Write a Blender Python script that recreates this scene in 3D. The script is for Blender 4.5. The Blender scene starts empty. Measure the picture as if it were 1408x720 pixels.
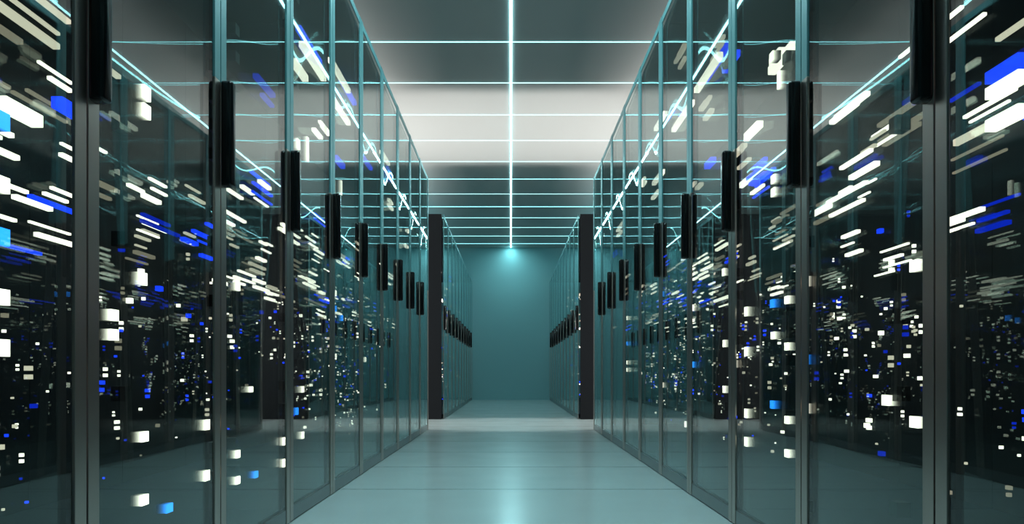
import bpy, bmesh, math, random
from mathutils import Vector

scene = bpy.context.scene
C = scene.collection
rng = random.Random(7)

# ------------------------------------------------------------------ scale
F = 1100.0            # focal length in pixels of the 1408 px frame
VX, VY = 702.5, 513.5  # vanishing point of the aisle
CH = 0.535            # camera height
HW = 0.795            # half width of the aisle (glass to centre)
PITCH = 0.6865        # width of one cabinet
Y0 = 1.495            # first seam between two cabinets in view
TOP = 2.41            # cabinet height
DEEP = 0.95           # cabinet depth
CEIL = 3.115
TILE = 0.88
ROW2 = 9.40
WALL = 16.40
ROOMX = 5.2
BACK = -3.0

# ------------------------------------------------------------------ materials
def new_mat(name):
    m = bpy.data.materials.new(name); m.use_nodes = True
    nt = m.node_tree; nt.nodes.clear()
    out = nt.nodes.new('ShaderNodeOutputMaterial')
    return m, nt, out

def principled(name, col, rough=0.5, metal=0.0, spec=0.5, coat=0.0):
    m, nt, out = new_mat(name)
    b = nt.nodes.new('ShaderNodeBsdfPrincipled')
    b.inputs['Base Color'].default_value = (*col, 1)
    b.inputs['Roughness'].default_value = rough
    b.inputs['Metallic'].default_value = metal
    b.inputs['Specular IOR Level'].default_value = spec
    b.inputs['Coat Weight'].default_value = coat
    nt.links.new(b.outputs[0], out.inputs[0])
    return m, nt, b

def emission(name, col, strength):
    m, nt, out = new_mat(name)
    e = nt.nodes.new('ShaderNodeEmission')
    e.inputs[0].default_value = (*col, 1); e.inputs[1].default_value = strength
    nt.links.new(e.outputs[0], out.inputs[0])
    return m

def math_node(nt, op, a, b=None):
    n = nt.nodes.new('ShaderNodeMath'); n.operation = op
    for i, v in enumerate((a, b)):
        if v is None: continue
        if isinstance(v, (int, float)): n.inputs[i].default_value = v
        else: nt.links.new(v, n.inputs[i])
    return n.outputs[0]

def glass_mat(name, tint, r0, power, scale):
    """coated architectural glass: reflection grows towards grazing angles"""
    m, nt, out = new_mat(name)
    geo = nt.nodes.new('ShaderNodeNewGeometry')
    dot = nt.nodes.new('ShaderNodeVectorMath'); dot.operation = 'DOT_PRODUCT'
    nt.links.new(geo.outputs['Normal'], dot.inputs[0]); nt.links.new(geo.outputs['Incoming'], dot.inputs[1])
    c = math_node(nt, 'ABSOLUTE', dot.outputs['Value'])
    k = math_node(nt, 'POWER', math_node(nt, 'SUBTRACT', 1.0, c), power)
    r = math_node(nt, 'ADD', math_node(nt, 'MULTIPLY', k, scale), r0)
    tr = nt.nodes.new('ShaderNodeBsdfTransparent'); tr.inputs[0].default_value = (*tint, 1)
    gl = nt.nodes.new('ShaderNodeBsdfGlossy'); gl.inputs['Roughness'].default_value = 0.0
    gl.inputs['Color'].default_value = (0.93, 0.98, 0.975, 1)
    mx = nt.nodes.new('ShaderNodeMixShader')
    nt.links.new(r, mx.inputs[0]); nt.links.new(tr.outputs[0], mx.inputs[1]); nt.links.new(gl.outputs[0], mx.inputs[2])
    nt.links.new(mx.outputs[0], out.inputs[0])
    return m

M = {}
M['glass'] = glass_mat('door_glass', (0.88, 0.97, 0.965), 0.05, 4.0, 0.90)
M['black'] = principled('cabinet_black', (0.008, 0.009, 0.010), 0.6, spec=0.2)[0]
M['panel'] = principled('side_panel_dark', (0.006, 0.0068, 0.009), 0.5, spec=0.3)[0]
M['blank'] = principled('unlit_cell', (0.006, 0.006, 0.006), 0.5, spec=0.2)[0]
M['handle'] = principled('handle_black', (0.004, 0.004, 0.0045), 0.16, spec=0.5)[0]

# brushed steel of the door stiles, teal-tinted by its lacquer
def steel(name, col, rough):
    m, nt, b = principled(name, col, rough, metal=1.0)
    tc = nt.nodes.new('ShaderNodeTexCoord'); nz = nt.nodes.new('ShaderNodeTexNoise'); nz.inputs['Scale'].default_value = 2.0
    nt.links.new(tc.outputs['Object'], nz.inputs['Vector'])
    rr = nt.nodes.new('ShaderNodeMapRange'); rr.inputs['To Min'].default_value = rough * 0.92; rr.inputs['To Max'].default_value = rough * 1.08
    nt.links.new(nz.outputs[0], rr.inputs[0]); nt.links.new(rr.outputs[0], b.inputs['Roughness'])
    return m
M['steel'] = steel('brushed_steel', (0.52, 0.45, 0.41), 0.30)
M['rail'] = steel('rail_steel', (0.26, 0.28, 0.285), 0.30)
M['edge'] = principled('glass_edge_teal', (0.095, 0.25, 0.265), 0.35, metal=0.0, spec=0.5)[0]

def cell_mat(name, col, strength):
    """a light cell glows on its face and fades along its body"""
    m, nt, out = new_mat(name)
    tc = nt.nodes.new('ShaderNodeTexCoord')
    sx = nt.nodes.new('ShaderNodeSeparateXYZ'); nt.links.new(tc.outputs['Object'], sx.inputs[0])
    a = math_node(nt, 'ABSOLUTE', sx.outputs[0])            # 0 at the face, 1 at the back
    f = math_node(nt, 'POWER', math_node(nt, 'MAXIMUM', math_node(nt, 'SUBTRACT', 1.0, a), 0.0), 2.2)
    f = math_node(nt, 'MULTIPLY', f, strength)
    e = nt.nodes.new('ShaderNodeEmission'); e.inputs[0].default_value = (*col, 1)
    nt.links.new(f, e.inputs[1]); nt.links.new(e.outputs[0], out.inputs[0])
    return m
WHITE = (1.0, 0.91, 0.74); BLUE = (0.012, 0.06, 1.0); SKY = (0.03, 0.30, 1.0)
M['cell_white'] = cell_mat('cell_white', WHITE, 2.6)
M['cell_blue'] = cell_mat('cell_blue', SKY, 2.2)
M['bar_white'] = emission('bar_white', WHITE, 1.9)
M['bar_cream'] = emission('bar_cream', (1.0, 0.86, 0.66), 0.75)
M['bar_dim'] = emission('bar_dim', (1.0, 0.84, 0.62), 0.28)
M['bar_blue'] = emission('bar_blue', BLUE, 1.6)
M['bar_navy'] = emission('bar_navy', BLUE, 0.5)
M['strip'] = emission('strip_cyan', (0.38, 0.93, 1.0), 2.7)
M['strip_main'] = emission('strip_white_cyan', (0.45, 0.95, 1.0), 7.0)

# floor: pale grey-teal polished slabs with fine seams
def floor_mat():
    m, nt, b = principled('floor_slabs', (0.42, 0.47, 0.47), 0.22, spec=0.5)
    geo = nt.nodes.new('ShaderNodeNewGeometry'); sx = nt.nodes.new('ShaderNodeSeparateXYZ')
    nt.links.new(geo.outputs['Position'], sx.inputs[0])
    def seam(axis, off, width):
        v = math_node(nt, 'DIVIDE', math_node(nt, 'SUBTRACT', sx.outputs[axis], off), TILE)
        fr = math_node(nt, 'FRACT', math_node(nt, 'ADD', v, 100.5))
        return math_node(nt, 'LESS_THAN', math_node(nt, 'ABSOLUTE', math_node(nt, 'SUBTRACT', fr, 0.5)), width / TILE)
    s = seam(1, 3.71, 0.006)
    mix = nt.nodes.new('ShaderNodeMix'); mix.data_type = 'RGBA'
    mix.inputs['A'].default_value = (0.42, 0.47, 0.47, 1); mix.inputs['B'].default_value = (0.12, 0.14, 0.145, 1)
    nt.links.new(s, mix.inputs['Factor']); nt.links.new(mix.outputs['Result'], b.inputs['Base Color'])
    nz = nt.nodes.new('ShaderNodeTexNoise'); nz.inputs['Scale'].default_value = 3.0
    nt.links.new(geo.outputs['Position'], nz.inputs['Vector'])
    rr = nt.nodes.new('ShaderNodeMapRange'); rr.inputs['To Min'].default_value = 0.19; rr.inputs['To Max'].default_value = 0.27
    nt.links.new(nz.outputs[0], rr.inputs[0]); nt.links.new(rr.outputs[0], b.inputs['Roughness'])
    return m
M['floor'] = floor_mat()
M['ceiling'] = principled('ceiling_grey', (0.52, 0.52, 0.51), 0.55, spec=0.3)[0]
M['wall'] = principled('wall_teal', (0.30, 0.50, 0.52), 0.7, spec=0.2)[0]

# ------------------------------------------------------------------ helpers
def link(name, me, parent=None, mat=None):
    o = bpy.data.objects.new(name, me); C.objects.link(o)
    if parent: o.parent = parent
    if mat is not None and me is not None and not me.materials: me.materials.append(mat)
    return o

def box_mesh(name, x0, x1, y0, y1, z0, z1, bevel=0.0, seg=2):
    bm = bmesh.new()
    bmesh.ops.create_cube(bm, size=1)
    for v in bm.verts:
        v.co = Vector((x0 + (v.co.x + .5) * (x1 - x0), y0 + (v.co.y + .5) * (y1 - y0), z0 + (v.co.z + .5) * (z1 - z0)))
    if bevel:
        bmesh.ops.bevel(bm, geom=bm.edges[:], offset=bevel, segments=seg, profile=0.5, affect='EDGES')
    me = bpy.data.meshes.new(name); bm.to_mesh(me); bm.free()
    return me

def smooth(me):
    for p in me.polygons: p.use_smooth = True

def structure(name, me, mat):
    o = link(name, me, None, mat); o['kind'] = 'structure'; return o

# ------------------------------------------------------------------ room shell
structure('floor', box_mesh('floor', -ROOMX, ROOMX, BACK, WALL + .2, -0.1, 0), M['floor'])
structure('ceiling', box_mesh('ceiling', -ROOMX, ROOMX, BACK, WALL + .2, CEIL, CEIL + .1), M['ceiling'])
structure('wall_far', box_mesh('wall_far', -ROOMX, ROOMX, WALL, WALL + .2, 0, CEIL), M['wall'])
structure('wall_left', box_mesh('wall_left', -ROOMX - .2, -ROOMX, BACK, WALL + .2, -.1, CEIL + .1), M['wall'])
structure('wall_right', box_mesh('wall_right', ROOMX, ROOMX + .2, BACK, WALL + .2, -.1, CEIL + .1), M['wall'])
structure('wall_rear', box_mesh('wall_rear', -ROOMX, ROOMX, BACK - .2, BACK, -.1, CEIL + .1), M['wall'])

# ------------------------------------------------------------------ ceiling light strips
def light_strip(name, me, mat, loc, label, group=None):
    o = link(name, me, None, mat); o.location = loc
    o['label'] = label; o['category'] = 'light strip'
    if group: o['group'] = group
    return o
ms = box_mesh('main_strip', -0.0075, 0.0075, -0.5 * (WALL - BACK - .1), 0.5 * (WALL - BACK - .1), -0.008, 0.0)
light_strip('light_strip', ms, M['strip_main'], (0, (WALL + BACK) / 2, CEIL),
            'long bright white-cyan light strip running down the middle of the ceiling to the far wall')
for x, where in ((-1.58, 'over the left cabinet row'), (1.58, 'over the right cabinet row'), (-3.17, 'beyond the left cabinet row'), (3.17, 'beyond the right cabinet row')):
    light_strip('light_strip', ms, M['strip_main'], (x, (WALL + BACK) / 2, CEIL - .0005),
                'long cyan ceiling light strip %s, mirrored in the glass doors' % where, 'long strips mirrored in the doors')
words = ['first', 'second', 'third', 'fourth', 'fifth', 'sixth', 'seventh', 'eighth', 'ninth', 'tenth', 'eleventh', 'twelfth', 'thirteenth', 'fourteenth', 'fifteenth', 'sixteenth']
cs = box_mesh('cross_strip', -ROOMX + .05, ROOMX - .05, -0.0035, 0.0035, -0.0035, 0.0)
ys = [6.22 + 0.877 * n for n in range(12)]
ys = [y for y in ys if y < WALL - .1]
for i, y in enumerate(ys):
    k = len(ys) - 1 - i
    light_strip('light_strip', cs, M['strip'], (0, y, CEIL - .001),
                'thin cyan light strip crossing the ceiling, %s from the far wall' % words[k], 'cross strips on the ceiling')
for j in range(1, 3):   # two more over the camera, only met in reflections
    light_strip('light_strip', cs, M['strip'], (0, 6.22 - 0.877 * j, CEIL - .001),
                'thin cyan light strip crossing the ceiling overhead, %s before the first one in view' % words[j - 1], 'cross strips on the ceiling')

# ------------------------------------------------------------------ cabinet meshes (shared)
HALF = PITCH / 2
GAP = 0.003
STILE = 0.043
RAIL_H = 0.055
EDGE_H = 0.035

def pane_mesh(s, power, bow, twist):
    bm = bmesh.new()
    y0, y1, z0, z1 = -HALF + STILE, HALF - STILE, RAIL_H, TOP - EDGE_H
    for x_base, sag, nu, nv in ((0.0, 0.0, 40, 20), (0.012, bow, 110, 70)):     # nearly flat front face, softly bowed back face
        g = []
        for i in range(nu + 1):
            u = -1 + 2 * i / nu
            for j in range(nv + 1):
                v = -1 + 2 * j / nv
                x = s * (x_base + sag * (1 - u * u) ** power * (1 - v * v) + (twist * v * (1 - u * u) if x_base else 0.0))
                g.append(bm.verts.new((x, (y0 + y1) / 2 + u * (y1 - y0) / 2, (z0 + z1) / 2 + v * (z1 - z0) / 2)))
        for i in range(nu):
            for j in range(nv):
                a = i * (nv + 1) + j
                fc = bm.faces.new((g[a], g[a + nv + 1], g[a + nv + 2], g[a + 1])); fc.smooth = True
    me = bpy.data.meshes.new('glass_pane'); bm.to_mesh(me); bm.free()
    me.materials.append(M['glass'])
    return me

PANE = {s: [pane_mesh(s, *a) for a in ((1, .0012, .004), (2, .0026, .004), (2, .0036, -.003))] for s in (-1, 1)}
def side_box(name, s, a, b, y0, y1, z0, z1, mat, bevel=0.0, seg=2, sm=False):
    x0, x1 = sorted((s * a, s * b))
    me = box_mesh(name, x0, x1, y0, y1, z0, z1, bevel, seg); me.materials.append(mat)
    if sm: smooth(me)
    return me
KIT = {}
ZS = CH + 0.795
HZ = (CH + 0.513, CH + 0.513 + 0.290)
for s in (-1, 1):
    KIT[s] = {
        'stile_near': side_box('stile', s, -.004, .002, -HALF + GAP, -HALF + STILE, 0.004, ZS, M['steel'], .001),
        'stile_far': side_box('stile', s, -.004, .002, HALF - STILE, HALF - GAP, 0.004, ZS, M['steel'], .001),
        'edge_near': side_box('glass_edge', s, -.004, .002, -HALF + GAP, -HALF + STILE, ZS, TOP, M['edge']),
        'edge_far': side_box('glass_edge', s, -.004, .002, HALF - STILE, HALF - GAP, ZS, TOP, M['edge']),
        'bottom_rail': side_box('bottom_rail', s, -.002, .004, -HALF + STILE, HALF - STILE, 0.004, RAIL_H, M['rail'], .001),
        'top_rail': side_box('top_rail', s, -.002, .004, -HALF + STILE, HALF - STILE, TOP - EDGE_H, TOP, M['edge'], .001),
        'handle': side_box('handle', s, -.034, .004, -HALF + GAP + .001, -HALF + .039, HZ[0], HZ[1], M['handle'], .010, 4, True),
        'top_panel': side_box('top_panel', s, .03, DEEP, -HALF + .001, HALF - .001, TOP - .02, TOP, M['black']),
        'back_panel': side_box('back_panel', s, DEEP - .02, DEEP, -HALF + .001, HALF - .001, 0, TOP - .02, M['black']),
        'plinth': side_box('plinth', s, .03, DEEP - .02, -HALF + .001, HALF - .001, 0, .05, M['black']),
        'mounting_rail': side_box('mounting_rail', s, .075, .09, -.018, .018, .05, TOP - .02, M['black']),
        'near_panel': side_box('side_panel', s, .022, DEEP, -HALF - .022, -HALF - .001, 0, TOP, M['panel']),
        'far_panel': side_box('side_panel', s, .022, DEEP, HALF + .001, HALF + .022, 0, TOP, M['panel']),
    }
# light cells: unit-depth body, face at local x = 0
def cell_mesh(s, mat):
    x0, x1 = sorted((0, s * 1.0))
    bm = bmesh.new(); bmesh.ops.create_cube(bm, size=1)
    for v in bm.verts: v.co = Vector((x0 + (v.co.x + .5) * (x1 - x0), v.co.y, v.co.z))
    me = bpy.data.meshes.new('light_cell'); bm.to_mesh(me); bm.free(); me.materials.append(mat); return me
CELL = {(s, k): cell_mesh(s, M['cell_' + k]) for s in (-1, 1) for k in ('white', 'blue')}
for s in (-1, 1): CELL[(s, 'blank')] = cell_mesh(s, M['blank'])
UNIT = {}
for k in ('bar_white', 'bar_cream', 'bar_dim', 'bar_blue', 'bar_navy'):
    me = box_mesh(k, -.5, .5, -.5, .5, -.5, .5); me.materials.append(M[k]); UNIT[k] = me

def put(name, me, parent, loc, scale):
    o = bpy.data.objects.new(name, me); o.parent = parent; o.location = loc; o.scale = scale; C.objects.link(o); return o

# measured cells that sit right behind the glass: frame x, y, colour, height factor
FRONT = [
 (203,128,'white',1.3),(203,153,'white',1.3),(158,433,'white',1),(158,460,'white',1),(200,600,'white',1),(200,687,'white',1),
 (234,698,'blue',.9),(198,383,'white',1.2),(328,394,'white',1),(328,624,'white',1),(328,660,'white',1),(353,652,'blue',.9),
 (346,535,'white',.8),(390,607,'white',1.2),(390,637,'white',1.2),(409,565,'blue',1.2),(417,598,'white',1.2),(417,535,'white',1.1),
 (411,198,'white',1.6),(424,205,'white',4.2),(462,403,'white',1.2),(462,490,'white',1.2),(462,424,'blue',1.2),(471,437,'blue',1.2),
 (503,494,'white',1.2),(290,583,'white',1.2),(290,652,'white',1.2),(470,258,'white',3),
 (5,325,'blue',1.2),(5,408,'white',1.1),(5,478,'white',1.2),(5,253,'white',1.1),(5,165,'blue',1.2),
 (1258,70,'white',1),(1256,365,'white',1),(1217,550,'white',1),(1256,580,'white',1),(1081,412,'white',1),(1062,461,'white',1),
 (1081,476,'white',1),(1081,577,'white',1),(1081,623,'white',1),(1061,417,'blue',1.1),(1061,556,'blue',1.1),(1104,494,'blue',1.2),
 (1104,561,'white',1.2),(1104,387,'white',1.2),(1025,428,'white',1.4),(1025,483,'white',1.4),(1025,568,'white',1.4),(1025,607,'white',1.4),
 (1007,500,'white',1.2),(942,583,'white',1.2),(994,374,'white',1.2),(995,472,'white',1.2),(995,535,'white',1.2),
 (951,423,'white',1.2),(951,501,'blue',1.2),(909,529,'white',1.2),(909,404,'blue',1.2),(862,437,'white',1.2),(862,498,'white',1.2),
 (862,508,'white',1.2),(862,472,'blue',1.2),(1062,264,'white',1.1),(1062,246,'white',1.1),(1070,110,'white',2.2),(1060,78,'white',1.2),
]
# measured long bars high in the cabinets: frame x0, y0 (near end), colour, x depth behind the aisle centre, length
BARS = [
 (405,45,'bar_white',.93,.42),(410,38,'bar_blue',1.0,.42),(403,84,'bar_white',.90,.2),(460,92,'bar_white',1.0,.5),(461,70,'bar_blue',1.05,.45),
 (460,140,'bar_white',1.0,.45),(497,213,'bar_blue',1.1,.4),(524,208,'bar_white',1.05,.4),(545,225,'bar_blue',1.1,.4),(461,216,'bar_blue',.95,.2),
 (0,140,'bar_white',1.05,.13),(78,140,'bar_blue',1.05,.1),
 (1008,48,'bar_white',.93,.45),(1003,60,'bar_blue',.97,.45),(952,140,'bar_white',.98,.5),(1045,170,'bar_white',1.0,.2),(1012,75,'bar_blue',.95,.2),
 (1092,62,'bar_white',.9,.22),(1076,70,'bar_white',.9,.1),(985,215,'bar_blue',.9,.12),
 (1408,80,'bar_blue',1.1,.12),(1408,103,'bar_white',1.1,.12),(1408,150,'bar_white',1.1,.12),(915,155,'bar_white',1.0,.35),(912,235,'bar_white',1.0,.35),
]

def lights(root, s, yc, near, idx):
    """glowing cells and bars inside one cabinet (local: x outward from the glass)"""
    R = random.Random(1000 * idx + (3 if s > 0 else 5))
    n = 0
    lo, hi = yc - HALF, yc + HALF
    used = set()
    for (px, py, col, hf) in FRONT:
        if (px > VX) != (s > 0): continue
        X = HW + 0.022; Y = F * X / abs(px - VX)
        if not (lo <= Y < hi): continue
        z = CH + (VY - py) * Y / F
        y = min(max(Y - yc, -HALF + .026), HALF - .026)
        h = .023 * hf
        put('light_cell', CELL[(s, col)], root, (s * .022, y, z), (.026, .034 if hf < 2 else .026, h)); n += 1
    for (px, py, kind, X, ln) in BARS:
        if (px > VX) != (s > 0): continue
        Y = F * X / abs(px - VX) + ln / 2
        if not (lo <= Y < hi): continue
        z = CH + (VY - py) * (Y - ln / 2) / F
        if z > TOP - .06: z = TOP - .06
        put('light_bar', UNIT[kind], root, (s * (X - HW), max(min(Y - yc, HALF - ln / 2), -HALF + ln / 2), z), (.026, ln, .026)); n += 1
    if near:                          # dark unlit cells along the two columns
        for fr in (.13, .34):
            for q in range(26):
                if R.random() < .42:
                    z = .16 + q * .083
                    put('unlit_cell', CELL[(s, 'blank')], root, (s * .030, -HALF + fr * PITCH, z), (.03, .036, .032)); n += 1
    # small square lights low in the cabinet, in loose clusters
    clusters = [(R.uniform(-HALF + .05, HALF - .05), R.uniform(.22, .85), R.uniform(.25, .95)) for _ in range(7)]
    budget = 52
    while budget > 0:
        cy, cx, cz = R.choice(clusters)
        y = min(max(cy + R.gauss(0, .035), -HALF + .02), HALF - .02)
        z = min(max(cz + R.gauss(0, .13), .09), 1.05)
        x = min(max(cx + R.gauss(0, .04), .12), DEEP - .05)
        b = R.random()
        kind = 'bar_blue' if b < .16 else 'bar_navy' if b < .24 else 'bar_white' if b < .70 else 'bar_cream' if b < .9 else 'bar_dim'
        sz = R.choice((.006, .007, .009, .011, .014))
        for k in range(R.choice((1, 1, 2))):
            put('light_point', UNIT[kind], root, (s * x, y, z + k * sz * 1.8), (sz, sz * R.choice((1, 1, 1.6)), sz)); n += 1; budget -= 1
    # thin bars along the shelves, upper half
    budget = 24
    while budget > 0 and True:
        z = R.uniform(.92, 1.40) if idx < 3 or R.random() < .88 else R.uniform(1.45, 2.25)
        x = R.uniform(.34 if idx == 0 else .18, .85) if z < 1.45 else R.uniform(.08, .3); L = R.uniform(.12, .34); y = R.uniform(-HALF + L / 2 + .01, HALF - L / 2 - .01)
        rep = R.choice((1, 2, 2, 3))
        b = R.random()
        base = 'bar_blue' if b < .12 else 'bar_navy' if b < .18 else 'bar_white' if b < .56 else 'bar_cream' if b < .84 else 'bar_dim'
        for k in range(rep):
            t = R.choice((.007, .010, .013)) if z < 1.45 else R.choice((.014, .018))
            L2 = L * R.uniform(.6, 1)
            yy = min(max(y + R.uniform(-.06, .06), -HALF + L2 / 2 + .01), HALF - L2 / 2 - .01)
            put('light_bar', UNIT[base], root, (s * min(x + R.uniform(-.03, .03), DEEP - .05), yy, min(z + k * .034, TOP - .05)), (t * 1.3, L2, t)); n += 1; budget -= 1

def far_lights(root, s, idx):
    """lights of a distant cabinet: only a sprinkle of specks in the photo"""
    R = random.Random(500 + idx * 7 + s)
    bm = bmesh.new()
    mats = ['bar_white', 'bar_cream', 'bar_blue']
    for i in range(26):
        up = R.random() < .5
        z = R.uniform(1.1, 2.3) if up else R.uniform(.12, 1.1)
        L = R.uniform(.08, .25) if up else .02
        x = R.uniform(.2, .8); y = R.uniform(-HALF + L + .1, HALF - L)
        r = bmesh.ops.create_cube(bm, size=1)
        fs = set()
        for v in r['verts']:
            v.co = Vector((s * x + v.co.x * .018, y + v.co.y * L, z + v.co.z * .018)); fs.update(v.link_faces)
        k = R.choice((0, 0, 1, 2))
        for f in fs: f.material_index = k
    me = bpy.data.meshes.new('light_points'); bm.to_mesh(me); bm.free()
    for k in mats: me.materials.append(M[k])
    o = link('light_points', me, root); o['kind'] = 'stuff'

def cabinet(s, yc, label, group, near_end, far_end, detail, idx, handle=True):
    root = bpy.data.objects.new('server_cabinet', None); C.objects.link(root)
    root.location = (s * HW, yc, 0)
    root['label'] = label; root['category'] = 'server cabinet'; root['group'] = group
    K = KIT[s]
    door = link('glass_door', PANE[s][0 if idx < 2 else 1 if idx < 4 else 2], root); door['label'] = 'clear teal-tinted glass door'
    link('stile', K['stile_near'], door); link('stile', K['stile_far'], door)
    for k in ('edge_near', 'edge_far'): link('glass_edge', K[k], door)['label'] = 'teal glass edge strip above the steel stile'
    link('bottom_rail', K['bottom_rail'], door); link('top_rail', K['top_rail'], door)
    if handle: link('handle', K['handle'], door)['label'] = 'upright glossy black door handle'
    for k in ('top_panel', 'back_panel', 'plinth'): link(k, K[k], root)
    if near_end: link('side_panel', K['near_panel'], root)
    if far_end: link('side_panel', K['far_panel'], root)
    if detail: lights(root, s, yc, detail == 2, idx)
    else: far_lights(root, s, idx)
    return root

for s in (-1, 1):
    side = 'left' if s < 0 else 'right'
    for b in range(10):               # near row: bay 0 is cut by the frame edge
        yc = Y0 + (b - .5) * PITCH
        what = ', cut by photo edge' if b == 0 else ''
        cabinet(s, yc, 'glass-fronted server cabinet, %s from the camera in near %s row%s' % (words[b], side, what),
                'cabinets of the near %s row' % side, b == 0, b == 9, 2 if b in (1, 2, 3) else 1, b, handle=True)
    for b in range(10):               # far row beyond the cross aisle
        yc = ROW2 + .022 + (b + .5) * PITCH
        what = ', dark end panel' if b == 0 else ', by the wall' if b == 9 else ''
        cabinet(s, yc, 'distant glass-fronted cabinet, %s from the cross aisle in the far %s row%s' % (words[b], side, what),
                'cabinets of the far %s row' % side, b == 0, False, 0, b)

# ------------------------------------------------------------------ lamps and added fill lights
def area(name, loc, target, sx, sy, power, col):
    d = bpy.data.lights.new(name, 'AREA'); d.shape = 'RECTANGLE'; d.size = sx; d.size_y = sy; d.energy = power; d.color = col
    o = bpy.data.objects.new(name, d); C.objects.link(o); o.location = loc
    o.rotation_euler = (Vector(target) - Vector(loc)).to_track_quat('-Z', 'Y').to_euler()
    return o
for s in (-1, 1):     # white lamps standing in the two arms of the cross aisle
    area('cross_aisle_lamp', (s * 3.4, 8.55, 1.0), (0, 8.55, 2.0), .5, .8, 148, (1.0, 0.97, 0.93))
    # added teal fill, unseen above the cabinet tops, tints the ceiling edges
    area('cabinet_top_fill', (s * 1.45, 4.2, TOP + .06), (s * 1.45, 4.2, 5), .10, 6.0, 2, (0.3, 0.90, 1.0))
    area('cabinet_top_fill', (s * 1.45, 13.0, TOP + .06), (s * 1.45, 13.0, 5), .10, 6.0, 5, (0.22, 0.88, 1.0))
area('overhead_fill', (0, 3.2, CEIL - .012), (0, 3.2, 0), .014, 4.2, 80, (0.62, 0.96, 1.0))  # added fill tucked under the centre strip, brightens the near floor
area('overhead_fill', (0, 12.8, CEIL - .012), (0, 12.8, 0), .014, 7.0, 42, (0.52, 0.95, 1.0))  # same added fill farther along the strip, brightens the end wall
d = bpy.data.lights.new('strip_end_glow', 'POINT'); d.energy = 0.35; d.color = (0.3, 0.95, 1.0); d.shadow_soft_size = .015  # added point light for the glow where the strip meets the wall
o = bpy.data.objects.new('strip_end_glow', d); C.objects.link(o); o.location = (0, WALL - .12, CEIL - .06)

w = bpy.data.worlds.new('world'); scene.world = w; w.use_nodes = True
w.node_tree.nodes['Background'].inputs[0].default_value = (0.02, 0.04, 0.045, 1)
w.node_tree.nodes['Background'].inputs[1].default_value = 0.3

# ------------------------------------------------------------------ camera
cam = bpy.data.cameras.new('camera'); co = bpy.data.objects.new('camera', cam); C.objects.link(co)
co.location = (0, 0, CH); co.rotation_euler = (math.pi / 2, 0, 0)
cam.sensor_fit = 'HORIZONTAL'; cam.sensor_width = 36; cam.lens = 36 * F / 1408
cam.shift_x = (704 - VX) / 1408; cam.shift_y = (VY - 360) / 1408
cam.clip_start = .02
scene.camera = co

# ------------------------------------------------------------------ light transport
cy = scene.cycles
cy.max_bounces = 20; cy.glossy_bounces = 12; cy.transparent_max_bounces = 40; cy.diffuse_bounces = 4
cy.sample_clamp_indirect = 6.0; cy.use_denoising = True
cy.caustics_reflective = True
scene.view_settings.view_transform = 'Standard'
scene.view_settings.look = 'None'
scene.view_settings.exposure = 0.28
scene.view_settings.gamma = 0.88
